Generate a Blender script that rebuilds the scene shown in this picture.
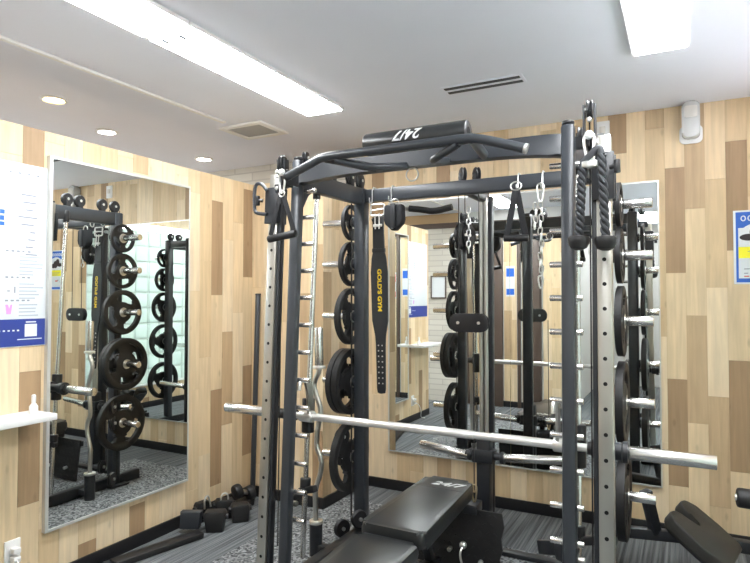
import bpy, bmesh, math, random
from mathutils import Vector, Matrix
random.seed(7)
PI = math.pi
for o in list(bpy.data.objects): bpy.data.objects.remove(o)
S = bpy.context.scene
C = S.collection
# ------------------------------------------------------------------ camera, world, exposure
cd = bpy.data.cameras.new('camera'); cam = bpy.data.objects.new('camera', cd); C.objects.link(cam)
cam.location = (0, 0, 1.44); cam.rotation_euler = (math.radians(91.52), 0, math.radians(27.8))
cd.sensor_width = 36; cd.lens = 589 / 750 * 36; cd.clip_start = 0.02
S.camera = cam
S.view_settings.view_transform = 'Standard'; S.view_settings.look = 'None'
S.view_settings.exposure = 1.1; S.view_settings.gamma = 1; S.view_settings.use_curve_mapping = False
W = bpy.data.worlds.new('world'); S.world = W; W.use_nodes = True
W.node_tree.nodes['Background'].inputs[0].default_value = (1.0, .965, 1.05, 1)
W.node_tree.nodes['Background'].inputs[1].default_value = 10.5
LAMP = 14           # strength of the ceiling lamp diffusers
HC = 2.60            # ceiling height

# ------------------------------------------------------------------ materials
def srgb(r, g, b):
    f = lambda c: c / 12.92 if c <= .04045 else ((c + .055) / 1.055) ** 2.4
    return (f(r / 255), f(g / 255), f(b / 255), 1)
def mat(name, col, rough=.5, metal=0, spec=.5, emit=None, estr=0, noise=0, nscale=20, bump=0, bscale=200):
    m = bpy.data.materials.new(name); m.use_nodes = True
    nt = m.node_tree; b = nt.nodes['Principled BSDF']
    b.inputs['Base Color'].default_value = col; b.inputs['Roughness'].default_value = rough
    b.inputs['Metallic'].default_value = metal; b.inputs['Specular IOR Level'].default_value = spec
    if emit: b.inputs['Emission Color'].default_value = emit; b.inputs['Emission Strength'].default_value = estr
    if noise or bump:
        tc = nt.nodes.new('ShaderNodeTexCoord')
    if noise:
        n = nt.nodes.new('ShaderNodeTexNoise'); n.inputs['Scale'].default_value = nscale; n.inputs['Detail'].default_value = 4
        nt.links.new(tc.outputs['Object'], n.inputs['Vector'])
        r = nt.nodes.new('ShaderNodeMapRange'); r.inputs[3].default_value = 1 - noise; r.inputs[4].default_value = 1 + noise
        nt.links.new(n.outputs[0], r.inputs[0])
        x = nt.nodes.new('ShaderNodeVectorMath'); x.operation = 'SCALE'; x.inputs[0].default_value = col[:3]
        nt.links.new(r.outputs[0], x.inputs['Scale']); nt.links.new(x.outputs[0], b.inputs['Base Color'])
    if bump:
        n = nt.nodes.new('ShaderNodeTexNoise'); n.inputs['Scale'].default_value = bscale; n.inputs['Detail'].default_value = 3
        nt.links.new(tc.outputs['Object'], n.inputs['Vector'])
        bp = nt.nodes.new('ShaderNodeBump'); bp.inputs['Strength'].default_value = bump; bp.inputs['Distance'].default_value = .002
        nt.links.new(n.outputs[0], bp.inputs['Height']); nt.links.new(bp.outputs[0], b.inputs['Normal'])
    return m
M = {}
M['black'] = mat('black powder coat', (.019, .021, .025, 1), .38, 0, .5, noise=.15, nscale=9)
M['slate'] = mat('slate powder coat', (.034, .039, .047, 1), .34, 0, .6, noise=.12, nscale=7)
M['column'] = mat('brushed steel column', (.52, .505, .46, 1), .33, .9, noise=.22, nscale=5)
M['barsteel'] = mat('pale bar steel', (.82, .81, .79, 1), .32, .75)
M['ropefibre'] = mat('black rope fibre', (.045, .048, .055, 1), .6, 0, .4)
M['rubber'] = mat('black rubber', (.015, .015, .016, 1), .5, 0, .45, noise=.2, nscale=30, bump=.15)
M['plastic'] = mat('black plastic', (.016, .016, .018, 1), .35)
M['vinyl'] = mat('black vinyl', (.021, .023, .024, 1), .3, 0, .6, bump=.12, bscale=300)
M['vinyl2'] = mat('brown black vinyl', (.036, .034, .030, 1), .5, 0, .4, bump=.25, bscale=500)
M['chrome'] = mat('chrome steel', (.74, .73, .71, 1), .24, 1, noise=.02, nscale=14)
M['steel'] = mat('satin steel', (.58, .57, .54, 1), .3, 1, noise=.08, nscale=12)
M['zinc'] = mat('bright zinc', (.82, .82, .80, 1), .28, .9)
M['white'] = mat('white lacquer', (.80, .80, .79, 1), .4)
M['paper'] = mat('white paper', (.70, .74, .77, 1), .5)
M['blue'] = mat('blue print', srgb(44, 62, 140), .5)
M['blue2'] = mat('bright blue print', srgb(44, 102, 200), .5)
M['yellow'] = mat('yellow print', srgb(240, 232, 40), .5)
M['gold'] = mat('gold lettering', srgb(232, 196, 40), .5)
M['ink'] = mat('dark grey ink', srgb(140, 146, 156), .6)
M['inkpale'] = mat('pale grey ink', srgb(172, 180, 190), .6)
M['inkblack'] = mat('dark print', srgb(52, 44, 46), .6)
M['pink'] = mat('pink print', srgb(214, 150, 214), .6)
M['red'] = mat('red print', srgb(212, 90, 84), .6)
M['logo'] = mat('white lettering', (.78, .8, .8, 1), .5)
M['brass'] = mat('dull brass', (.62, .52, .34, 1), .35, .9)
M['hole'] = mat('dark hole', (.006, .006, .006, 1), .9)
M['leather'] = mat('black leather', (.020, .022, .026, 1), .42, 0, .5, bump=.2, bscale=300)
M['nylon'] = mat('black nylon webbing', (.026, .027, .03, 1), .75, 0, .3, bump=.3, bscale=600)
M['baseboard'] = mat('black vinyl skirting', (.010, .010, .012, 1), .5)
M['mortar'] = mat('mortar', srgb(214, 222, 216), .8)
M['brown'] = mat('dark brown frame', srgb(84, 70, 62), .45)
M['plainwall'] = mat('plain grey wall', srgb(206, 206, 204), .8, noise=.03)
M['ceiling'] = mat('ceiling board', srgb(240, 242, 252), .85, 0, .2, noise=.025, nscale=3, bump=.12, bscale=60)
M['trim'] = mat('pale trim', srgb(240, 238, 234), .6)
M['grille'] = mat('grey grille', srgb(176, 176, 176), .8)
M['slot'] = mat('dark slot', srgb(70, 72, 76), .7)
M['mirror'] = mat('mirror glass', (.90, .935, .92, 1), .004, 1)
M['mirroredge'] = mat('mirror edge', srgb(206, 206, 202), .3, .4)
M['purple'] = mat('purple cloth', srgb(92, 44, 92), .8, noise=.2)
M['ivory'] = mat('ivory plastic', srgb(212, 208, 200), .35)
M['clear'] = mat('frosted plastic', srgb(196, 196, 194), .18)
M['woodblock'] = mat('substrate board', srgb(190, 160, 122), .8)
M['lamp'] = mat('lamp diffuser', (1, 1, 1, 1), .5, emit=(.96, .985, 1, 1), estr=LAMP)
M['warm'] = mat('warm downlight', (1, 1, 1, 1), .5, emit=(1, .62, .20, 1), estr=14)
M['neutral'] = mat('neutral downlight', (1, 1, 1, 1), .5, emit=(1, .95, .86, 1), estr=30)

def wood_material():
    m = bpy.data.materials.new('wood plank'); m.use_nodes = True
    nt = m.node_tree; N = nt.nodes.new; L = nt.links.new; b = nt.nodes['Principled BSDF']
    oi = N('ShaderNodeObjectInfo'); g = N('ShaderNodeNewGeometry')
    off = N('ShaderNodeMath'); off.operation = 'MULTIPLY'; off.inputs[1].default_value = 37; L(oi.outputs['Random'], off.inputs[0])
    cx = N('ShaderNodeCombineXYZ'); L(off.outputs[0], cx.inputs[0]); L(off.outputs[0], cx.inputs[1]); L(off.outputs[0], cx.inputs[2])
    ad = N('ShaderNodeVectorMath'); L(g.outputs['Position'], ad.inputs[0]); L(cx.outputs[0], ad.inputs[1])
    mp = N('ShaderNodeMapping'); mp.inputs['Scale'].default_value = (26, 26, 1.6); L(ad.outputs[0], mp.inputs['Vector'])
    n1 = N('ShaderNodeTexNoise'); n1.inputs['Scale'].default_value = 1.6; n1.inputs['Detail'].default_value = 6; n1.inputs['Distortion'].default_value = .6
    L(mp.outputs[0], n1.inputs['Vector'])
    mp2 = N('ShaderNodeMapping'); mp2.inputs['Scale'].default_value = (9, 9, 3); L(ad.outputs[0], mp2.inputs['Vector'])
    n2 = N('ShaderNodeTexNoise'); n2.inputs['Scale'].default_value = 1.5; n2.inputs['Detail'].default_value = 3; L(mp2.outputs[0], n2.inputs['Vector'])
    vo = N('ShaderNodeTexVoronoi'); vo.inputs['Scale'].default_value = 1.0
    mp3 = N('ShaderNodeMapping'); mp3.inputs['Scale'].default_value = (11, 11, 4.5); L(ad.outputs[0], mp3.inputs['Vector']); L(mp3.outputs[0], vo.inputs['Vector'])
    kn = N('ShaderNodeMapRange'); kn.inputs[1].default_value = .05; kn.inputs[2].default_value = .14; kn.inputs[3].default_value = .80; kn.inputs[4].default_value = 1
    L(vo.outputs['Distance'], kn.inputs[0])
    r1 = N('ShaderNodeMapRange'); r1.inputs[1].default_value = .3; r1.inputs[2].default_value = .7; r1.inputs[3].default_value = .88; r1.inputs[4].default_value = 1.07; L(n1.outputs[0], r1.inputs[0])
    r2 = N('ShaderNodeMapRange'); r2.inputs[1].default_value = .3; r2.inputs[2].default_value = .7; r2.inputs[3].default_value = .95; r2.inputs[4].default_value = 1.04; L(n2.outputs[0], r2.inputs[0])
    mu = N('ShaderNodeMath'); mu.operation = 'MULTIPLY'; L(r1.outputs[0], mu.inputs[0]); L(r2.outputs[0], mu.inputs[1])
    mu2 = N('ShaderNodeMath'); mu2.operation = 'MULTIPLY'; L(mu.outputs[0], mu2.inputs[0]); L(kn.outputs[0], mu2.inputs[1])
    sc = N('ShaderNodeVectorMath'); sc.operation = 'SCALE'; L(oi.outputs['Color'], sc.inputs[0]); L(mu2.outputs[0], sc.inputs['Scale'])
    L(sc.outputs[0], b.inputs['Base Color']); b.inputs['Roughness'].default_value = .48; b.inputs['Specular IOR Level'].default_value = .35
    return m
M['wood'] = wood_material()

def carpet_material():
    m = bpy.data.materials.new('striped carpet'); m.use_nodes = True
    nt = m.node_tree; N = nt.nodes.new; L = nt.links.new; b = nt.nodes['Principled BSDF']
    g = N('ShaderNodeNewGeometry')
    mp = N('ShaderNodeMapping'); mp.inputs['Scale'].default_value = (75, 1.2, 1); L(g.outputs['Position'], mp.inputs['Vector'])
    n = N('ShaderNodeTexNoise'); n.inputs['Scale'].default_value = 1; n.inputs['Detail'].default_value = 3; L(mp.outputs[0], n.inputs['Vector'])
    n2 = N('ShaderNodeTexNoise'); n2.inputs['Scale'].default_value = 210; n2.inputs['Detail'].default_value = 2; L(g.outputs['Position'], n2.inputs['Vector'])
    ad = N('ShaderNodeMath'); ad.operation = 'MULTIPLY_ADD'; ad.inputs[1].default_value = .5; L(n2.outputs[0], ad.inputs[0]); L(n.outputs[0], ad.inputs[2])
    cr = N('ShaderNodeValToRGB'); cr.color_ramp.elements[0].position = .56; cr.color_ramp.elements[1].position = .98
    cr.color_ramp.elements[0].color = srgb(72, 75, 77); cr.color_ramp.elements[1].color = srgb(134, 138, 141)
    L(ad.outputs[0], cr.inputs[0]); L(cr.outputs[0], b.inputs['Base Color']); b.inputs['Roughness'].default_value = .95; b.inputs['Specular IOR Level'].default_value = .1
    bp = N('ShaderNodeBump'); bp.inputs['Strength'].default_value = .5; bp.inputs['Distance'].default_value = .004; L(ad.outputs[0], bp.inputs['Height']); L(bp.outputs[0], b.inputs['Normal'])
    return m
M['carpet'] = carpet_material()
def mat_speckle():
    m = bpy.data.materials.new('speckled rubber'); m.use_nodes = True
    nt = m.node_tree; N = nt.nodes.new; L = nt.links.new; b = nt.nodes['Principled BSDF']
    g = N('ShaderNodeNewGeometry')
    v = N('ShaderNodeTexVoronoi'); v.inputs['Scale'].default_value = 85; L(g.outputs['Position'], v.inputs['Vector'])
    cr = N('ShaderNodeValToRGB'); cr.color_ramp.elements[0].position = .2; cr.color_ramp.elements[1].position = .95
    cr.color_ramp.elements[0].color = srgb(62, 65, 67); cr.color_ramp.elements[1].color = srgb(166, 169, 171)
    L(v.outputs['Color'], cr.inputs[0]); L(cr.outputs[0], b.inputs['Base Color']); b.inputs['Roughness'].default_value = .85; b.inputs['Specular IOR Level'].default_value = .2
    return m
M['speckle'] = mat_speckle()
def glassblock_material():
    m = bpy.data.materials.new('glass block'); m.use_nodes = True
    nt = m.node_tree; N = nt.nodes.new; L = nt.links.new; b = nt.nodes['Principled BSDF']; out = nt.nodes['Material Output']
    b.inputs['Base Color'].default_value = srgb(222, 230, 226); b.inputs['Roughness'].default_value = .12
    t = N('ShaderNodeBsdfTranslucent'); t.inputs[0].default_value = srgb(226, 232, 229)
    g = N('ShaderNodeNewGeometry'); n = N('ShaderNodeTexNoise'); n.inputs['Scale'].default_value = 28; L(g.outputs['Position'], n.inputs['Vector'])
    bp = N('ShaderNodeBump'); bp.inputs['Strength'].default_value = .4; bp.inputs['Distance'].default_value = .01; L(n.outputs[0], bp.inputs['Height']); L(bp.outputs[0], b.inputs['Normal'])
    mx = N('ShaderNodeMixShader'); mx.inputs[0].default_value = .5; L(b.outputs[0], mx.inputs[1]); L(t.outputs[0], mx.inputs[2]); L(mx.outputs[0], out.inputs[0])
    return m
M['glassblock'] = glassblock_material()
def whitebrick_material():
    m = bpy.data.materials.new('whitewashed brick'); m.use_nodes = True
    nt = m.node_tree; N = nt.nodes.new; L = nt.links.new; b = nt.nodes['Principled BSDF']
    g = N('ShaderNodeNewGeometry'); mp = N('ShaderNodeMapping'); mp.inputs['Rotation'].default_value = (PI / 2, 0, 0); L(g.outputs['Position'], mp.inputs['Vector'])
    br = N('ShaderNodeTexBrick'); br.inputs['Scale'].default_value = 1; br.inputs['Brick Width'].default_value = .4; br.inputs['Row Height'].default_value = .075; br.inputs['Mortar Size'].default_value = .006
    br.inputs['Color1'].default_value = srgb(212, 208, 198); br.inputs['Color2'].default_value = srgb(200, 195, 184); br.inputs['Mortar'].default_value = srgb(184, 179, 170)
    L(mp.outputs[0], br.inputs['Vector']); L(br.outputs[0], b.inputs['Base Color']); b.inputs['Roughness'].default_value = .85
    return m
M['whitebrick'] = whitebrick_material()

# ------------------------------------------------------------------ mesh helpers
V = Vector
class B:
    def __init__(s): s.bm = bmesh.new()
    def box(s, c, size, bev=0, rot=None, seg=2):
        mt = Matrix.Translation(V(c)) @ (rot.to_4x4() if rot is not None else Matrix()) @ Matrix.Diagonal((size[0], size[1], size[2], 1))
        r = bmesh.ops.create_cube(s.bm, size=1, matrix=mt)
        if bev:
            es = list({e for v in r['verts'] for e in v.link_edges})
            bmesh.ops.bevel(s.bm, geom=es, offset=bev, segments=seg, affect='EDGES', profile=.5)
        return s
    def span(s, a, b, bev=0, seg=2):
        a, b = V(a), V(b); return s.box((a + b) / 2, (abs(b.x - a.x), abs(b.y - a.y), abs(b.z - a.z)), bev, None, seg)
    def beam(s, p0, p1, w, h, bev=.006, up=(0, 0, 1)):
        p0, p1 = V(p0), V(p1); d = (p1 - p0); l = d.length; d.normalize(); u = V(up)
        if abs(d.dot(u)) > .98: u = V((0, 1, 0))
        x = d.cross(u).normalized(); z = x.cross(d).normalized()
        rot = Matrix((x, d, z)).transposed()
        return s.box((p0 + p1) / 2, (w, l, h), bev, rot)
    def tube(s, pts, r, seg=12, closed=False, cap=True):
        pts = [V(p) for p in pts]; n = len(pts); rings = []; prev = None
        rs = r if isinstance(r, (list, tuple)) else [r] * n
        for i, p in enumerate(pts):
            if closed: t = (pts[(i + 1) % n] - pts[i - 1])
            else: t = pts[min(i + 1, n - 1)] - pts[max(i - 1, 0)]
            t.normalize()
            if prev is None:
                a = V((0, 0, 1)) if abs(t.z) < .9 else V((1, 0, 0)); nx = t.cross(a).normalized()
            else:
                nx = prev - t * prev.dot(t)
                nx = nx.normalized() if nx.length > 1e-6 else t.orthogonal().normalized()
            prev = nx; ny = t.cross(nx)
            rings.append([s.bm.verts.new(p + (nx * math.cos(2 * PI * k / seg) + ny * math.sin(2 * PI * k / seg)) * rs[i]) for k in range(seg)])
        for i in range(n if closed else n - 1):
            a, b = rings[i], rings[(i + 1) % n]
            for k in range(seg):
                s.bm.faces.new((a[k], a[(k + 1) % seg], b[(k + 1) % seg], b[k]))
        if cap and not closed:
            s.bm.faces.new(rings[0][::-1]); s.bm.faces.new(rings[-1])
        return s
    def cyl(s, p0, p1, r, seg=20, ch=0):
        p0, p1 = V(p0), V(p1)
        if ch:
            d = (p1 - p0).normalized() * ch
            return s.tube([p0, p0 + d * .3, p0 + d, p1 - d, p1 - d * .3, p1], [r - ch, r - ch * .3, r, r, r - ch * .3, r - ch], seg)
        return s.tube([p0, p1], r, seg)
    def prism(s, pts, fn, d0, d1, bev=0):
        """pts: 2-D outline; fn(u, v, d) -> world; extruded from d0 to d1"""
        a = [s.bm.verts.new(fn(u, v, d0)) for u, v in pts]; b = [s.bm.verts.new(fn(u, v, d1)) for u, v in pts]
        n = len(pts); fs = [s.bm.faces.new(a[::-1]), s.bm.faces.new(b)]
        for i in range(n): fs.append(s.bm.faces.new((a[i], a[(i + 1) % n], b[(i + 1) % n], b[i])))
        if bev:
            es = list({e for f in fs[:2] for e in f.edges})
            bmesh.ops.bevel(s.bm, geom=es, offset=bev, segments=2, affect='EDGES', profile=.5)
        return s
    def lathe(s, prof, p0, ax, seg=28):
        """prof: (radius, distance along the axis) pairs"""
        p0 = V(p0); ax = V(ax).normalized(); nx = ax.orthogonal().normalized(); ny = ax.cross(nx); rings = []
        for r, d in prof:
            rings.append([s.bm.verts.new(p0 + ax * d + (nx * math.cos(2 * PI * k / seg) + ny * math.sin(2 * PI * k / seg)) * max(r, 1e-4)) for k in range(seg)])
        for a, b in zip(rings, rings[1:]):
            for k in range(seg): s.bm.faces.new((a[k], a[(k + 1) % seg], b[(k + 1) % seg], b[k]))
        s.bm.faces.new(rings[0][::-1]); s.bm.faces.new(rings[-1])
        return s
    def ball(s, c, r, seg=14, sc=(1, 1, 1)):
        bmesh.ops.create_uvsphere(s.bm, u_segments=seg, v_segments=seg // 2 + 1, radius=r, matrix=Matrix.Translation(V(c)) @ Matrix.Diagonal((*sc, 1)))
        return s
    def mesh(s, name, off=None):
        bmesh.ops.recalc_face_normals(s.bm, faces=s.bm.faces)
        if off is not None: bmesh.ops.translate(s.bm, verts=s.bm.verts, vec=-V(off))
        me = bpy.data.meshes.new(name); s.bm.to_mesh(me); s.bm.free()
        me.polygons.foreach_set('use_smooth', [True] * len(me.polygons)); me.set_sharp_from_angle(angle=math.radians(38))
        return me
def wloc(o):
    p = V((0, 0, 0))
    while o: p += V(o.location); o = o.parent
    return p
def link(name, me, m, parent=None, loc=(0, 0, 0)):
    if m and not me.materials: me.materials.append(M[m])
    o = bpy.data.objects.new(name, me); C.objects.link(o); o.location = loc
    if parent: o.parent = parent
    return o
STUFF = {'print_lines', 'fine_print', 'adjustment_holes', 'tread_studs', 'eyelets', 'louvre_lines', 'heading', 'photo_shapes', 'white_patch', 'blue_marks', 'red_marks', 'bottle_print'}
def part(name, b, m, parent=None, label=None, base=None):
    """builder in world space -> object; children keep the parent's origin, top-level things get 'base' as origin"""
    off = wloc(parent) if parent else (V(base) if base else V((0, 0, 0)))
    o = link(name, b.mesh(name, off), m, parent, (0, 0, 0) if parent else off)
    if label: o['label'] = label
    if name in STUFF: o['kind'] = 'stuff'
    return o
def tag(o, label, cat, group=None):
    o['label'] = label; o['category'] = cat
    if group: o['group'] = group
    return o
def thing(name, loc, label, cat, group=None):
    o = bpy.data.objects.new(name, None); C.objects.link(o); o.location = loc; o.empty_display_size = .1
    return tag(o, label, cat, group)
def struct(name, b, m):
    o = part(name, b, m); o['kind'] = 'structure'; return o
def arc(c, r, a0, a1, n, fn):
    return [fn(c[0] + r * math.cos(a0 + (a1 - a0) * i / n), c[1] + r * math.sin(a0 + (a1 - a0) * i / n)) for i in range(n + 1)]
def rrect(u0, v0, u1, v1, r, n=5):
    p = []
    for cx, cy, a in ((u1 - r, v1 - r, 0), (u0 + r, v1 - r, PI / 2), (u0 + r, v0 + r, PI), (u1 - r, v0 + r, 1.5 * PI)):
        p += [(cx + r * math.cos(a + PI / 2 * i / n), cy + r * math.sin(a + PI / 2 * i / n)) for i in range(n + 1)]
    return p
def smooth(pts, it=2, closed=False):
    pts = [V(p) for p in pts]
    for _ in range(it):
        q = [] if closed else [pts[0]]
        n = len(pts)
        for i in range(n if closed else n - 1):
            a, b = pts[i], pts[(i + 1) % n]; q += [a * .75 + b * .25, a * .25 + b * .75]
        if not closed: q.append(pts[-1])
        pts = q
    return pts
def text_mesh(txt, size, fn, shear=0, bold=0, depth=.0015, cuts=0):
    """flat lettering; fn(u, v, d) maps the centred text plane into the world"""
    cu = bpy.data.curves.new('t', 'FONT'); cu.body = txt; cu.size = size; cu.align_x = 'CENTER'; cu.align_y = 'CENTER'; cu.shear = shear; cu.offset = bold; cu.extrude = depth / 2
    o = bpy.data.objects.new('t', cu); C.objects.link(o)
    me = bpy.data.meshes.new_from_object(o.evaluated_get(bpy.context.evaluated_depsgraph_get()))
    bpy.data.objects.remove(o); b = B(); b.bm.from_mesh(me); bpy.data.meshes.remove(me)
    if cuts:
        bmesh.ops.triangulate(b.bm, faces=b.bm.faces[:]); bmesh.ops.subdivide_edges(b.bm, edges=b.bm.edges[:], cuts=cuts, use_grid_fill=True)
    for v in b.bm.verts: v.co = V(fn(v.co.x, v.co.y, v.co.z))
    return b

# ------------------------------------------------------------------ the setting
XL, YB, XR = -2.826, 4.006, .66      # substrate faces; planks stand 6 mm proud of them
CX0, CY0 = -2.206, 3.416             # corner column
fl = struct('floor', B().span((-5.2, -2.6, -.1), (.9, 4.3, 0)), 'carpet')
ce = struct('ceiling', B().span((-5.2, -2.6, HC), (.9, 4.3, HC + .1)), 'ceiling')
wl = struct('wall_left', B().span((XL - .1, 1.19, 0), (XL, 4.1, 2.27)), 'woodblock')
wb = struct('wall_back', B().span((CX0, YB, 0), (.9, YB + .1, HC)), 'woodblock')
struct('wall_beyond', B().span((-5.2, YB + .1, 0), (CX0 + .02, YB + .2, HC)), 'whitebrick')
wc = struct('wall_corner', B().span((XL, CY0, 0), (CX0, YB + .1, 2.27)), 'woodblock')
struct('wall_far_left', B().span((-5.2, -2.6, 0), (-5.1, 4.2, HC)), 'plainwall')
struct('wall_entry', B().span((-5.2, .1, 0), (-2.75, .25, HC)), 'whitebrick')
wf = struct('wall_front', B().span((-2.75, .1, 0), (-1.3, .25, HC)), 'plainwall')
struct('wall_passage', B().span((-1.4, -2.5, 0), (-1.3, .1, HC)), 'plainwall')
struct('wall_rear', B().span((-1.4, -2.6, 0), (.9, -2.5, HC)), 'plainwall')
wr = struct('wall_right', B().span((XR, -2.6, 0), (XR + .14, 4.2, .30)).span((XR, -2.6, 2.4), (XR + .14, 4.2, HC)).span((XR, 3.7, .3), (XR + .14, 4.2, 2.4)).span((XR, -2.6, .3), (XR + .14, -.9, 2.4)), 'woodblock')

TONES = [srgb(230, 209, 176), srgb(223, 199, 162), srgb(213, 187, 149), srgb(194, 167, 132), srgb(168, 140, 108)]
UNIT = B().box((0, 0, 0), (1, 1, 1)).mesh('plank'); UNIT.materials.append(M['wood'])
def plank(parent, c, size, tone):
    o = link('plank', UNIT, None, parent, c); o.scale = size
    j = random.uniform(.96, 1.03); t = TONES[tone]; o.color = (t[0] * j, t[1] * j, t[2] * j, 1)
PL, PW, GAP, TH = .64, .107, .0012, .006
def plank_wall(parent, axis, a0, a1, origin, face, z0, z1, fixed, out):
    """axis: 'x' or 'y' along the wall; fixed: {column: (phase z, [tones by plank counted down from phase])}"""
    k0 = math.floor((a0 - origin) / PW); k1 = math.ceil((a1 - origin) / PW)
    for k in range(k0, k1):
        lo, hi = max(a0, origin + k * PW), min(a1, origin + (k + 1) * PW)
        if hi - lo < .008: continue
        ph, dark = fixed.get(k, (random.uniform(0, PL), None))
        n0 = math.floor((z0 - ph) / PL); n1 = math.ceil((z1 - ph) / PL)
        last = 0
        for n in range(n0, n1):
            za, zb = max(z0, ph + n * PL), min(z1, ph + (n + 1) * PL)
            if zb - za < .01: continue
            if dark is not None and n in dark: t = dark[n]
            else:
                t = random.choices((0, 1, 2, 3, 4), (5, 5, 3, 1.1, .6))[0]
                if dark is not None: t = min(t, 2)
                if last >= 3: t = min(t, 1)
            last = t
            c = (lo + hi) / 2; w = hi - lo - GAP; h = zb - za - GAP; zc = (za + zb) / 2
            if axis == 'x': plank(parent, (c, face + out * TH / 2, zc), (w, TH, h), t)
            else: plank(parent, (face + out * TH / 2, c, zc), (TH, w, h), t)
# columns measured on the walls: phase = z of a joint, then the tone of the plank n steps above it
plank_wall(wb, 'x', CX0, XR, -.104, YB, 0, HC, {
    0: (.306, {0: 4, 1: 1, 2: 4, 3: 1, -1: 1}), 1: (.69, {-2: 1, -1: 1, 0: 3, 1: 1, 2: 3}), 2: (.217, {0: 3, 1: 0, 2: 2, 3: 1, -1: 2}),
    3: (.432, {0: 4, 1: 1, 2: 4, 3: 2, -1: 1}), -1: (.56, {2: 2, 3: 3}), -2: (.17, {3: 1}), -3: (.428, {3: 4, 2: 1}), -4: (.3, {3: 1}), 4: (.1, {})}, -1)
plank_wall(wl, 'y', 1.19, 3.416, 2.99, XL, 0, 2.27, {
    0: (.174, {0: 4, 1: 1, 2: 4, 3: 1, -1: 1}), 1: (.56, {0: 3, 1: 0, -1: 0, 2: 1}), 3: (.305, {0: 4, 1: 1, 2: 4, 3: 1}), 2: (.05, {0: 1, 1: 0, 2: 1, 3: 2}),
    -12: (.44, {0: 4, 1: 1, 2: 4, -1: 1}), -13: (.2, {0: 1, 1: 0, 2: 1, 3: 1}), -11: (.3, {0: 0, 1: 1, 2: 1, 3: 1}), -6: (.245, {-1: 4, 0: 1, 3: 3}), -9: (.146, {-1: 4, 0: 1}), -1: (.4, {}), -2: (.2, {})}, 1)
plank_wall(wc, 'x', XL + .006, CX0 + .006, -2.82, CY0, 0, 2.27, {}, -1)
plank_wall(wc, 'y', CY0 - .006, YB - .006, 3.41, CX0, 0, 2.27, {}, 1)
plank_wall(wr, 'y', -.9, YB - .006, 0, XR, 0, .29, {}, -1)
plank_wall(wr, 'y', -.9, YB - .006, 0, XR, 2.41, HC, {}, -1)
# back side of the room behind the camera, seen in the mirrors
plank_wall(wf, 'x', -2.13, -1.96, -2.13, .25, 0, 2.3, {}, 1)
plank_wall(wf, 'x', -1.89, -1.81, -1.89, .25, 0, 2.3, {}, 1)
plank_wall(wf, 'x', -1.62, -1.31, -1.62, .25, 0, 2.3, {}, 1)
plank_wall(wf, 'x', -2.5, -2.33, -2.5, .25, 0, 2.3, {}, 1)
for n, (x0, x1) in enumerate(((-2.75, -2.52), (-2.31, -2.14), (-1.945, -1.905), (-1.79, -1.64))):
    struct('trim_%d' % (n + 1), B().span((x0, .25, 0), (x1, .30, 2.32), .004), 'brown')
struct('trim_7', B().span((-3.6, .25, 2.40), (-2.75, .29, 2.47), .004), 'brown')
struct('trim_8', B().span((-3.6, .25, 2.47), (-2.75, .27, 2.6)), 'woodblock')
struct('trim_5', B().span((-2.75, .25, 2.32), (-1.3, .31, 2.46), .004), 'brown')
def board(name, a, b): struct(name, B().span(a, b, .003), 'baseboard')
board('baseboard_left', (XL + .002, 1.19, 0), (XL + .018, CY0 - .012, .075))
board('baseboard_back', (CX0 + .02, YB - .018, 0), (XR - .012, YB - .002, .075))
board('baseboard_corner', (XL + .018, CY0 - .018, 0), (CX0 + .018, CY0 - .002, .075))
board('baseboard_column_side', (CX0 + .002, CY0 - .002, 0), (CX0 + .018, YB - .018, .075))
board('baseboard_right', (XR - .018, -.9, 0), (XR - .002, YB - .018, .075))
board('baseboard_front', (-2.5, .252, 0), (-1.3, .27, .075))
# ceiling strip that runs above the partition
struct('trim_6', B().span((-2.695, -2.5, HC - .014), (-2.665, 2.95, HC), .004), 'trim')
# glass block windows
def blocks(name, axis, a0, z0, na, nz, face, out):
    s = .2
    if axis == 'y': w = struct(name, B().span((face + .05, a0, z0), (face + .07, a0 + na * s, z0 + nz * s)), 'glassblock')
    else: w = struct(name, B().span((a0, face - .07, z0), (a0 + na * s, face - .05, z0 + nz * s)), 'glassblock')
    g = B()
    for i in range(na + 1): g.span((face + .012, a0 + i * s - .008, z0), (face + .05, a0 + i * s + .008, z0 + nz * s))
    for k in range(nz + 1): g.span((face + .012, a0, z0 + k * s - .008), (face + .05, a0 + na * s, z0 + k * s + .008))
    o = part('mortar_joints', g, 'mortar', w); o['kind'] = 'stuff'
    bb = B(); bb.box((0, 0, 0), (.06, .182, .182) if axis == 'y' else (.182, .06, .182), .012)
    me = bb.mesh('glass_block'); me.materials.append(M['glassblock'])
    for i in range(na):
        for k in range(nz):
            c = a0 + (i + .5) * s; z = z0 + (k + .5) * s
            link('glass_block', me, None, w, (face + .022, c, z) if axis == 'y' else (c, face - .022, z))
    return w
blocks('window_1', 'y', -.9, .3, 23, 10, XR, 1)
part('window_sill', B().span((XR - .03, -.9, .285), (XR + .05, 3.7, .31), .004), 'white', bpy.data.objects['window_1'])

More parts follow.
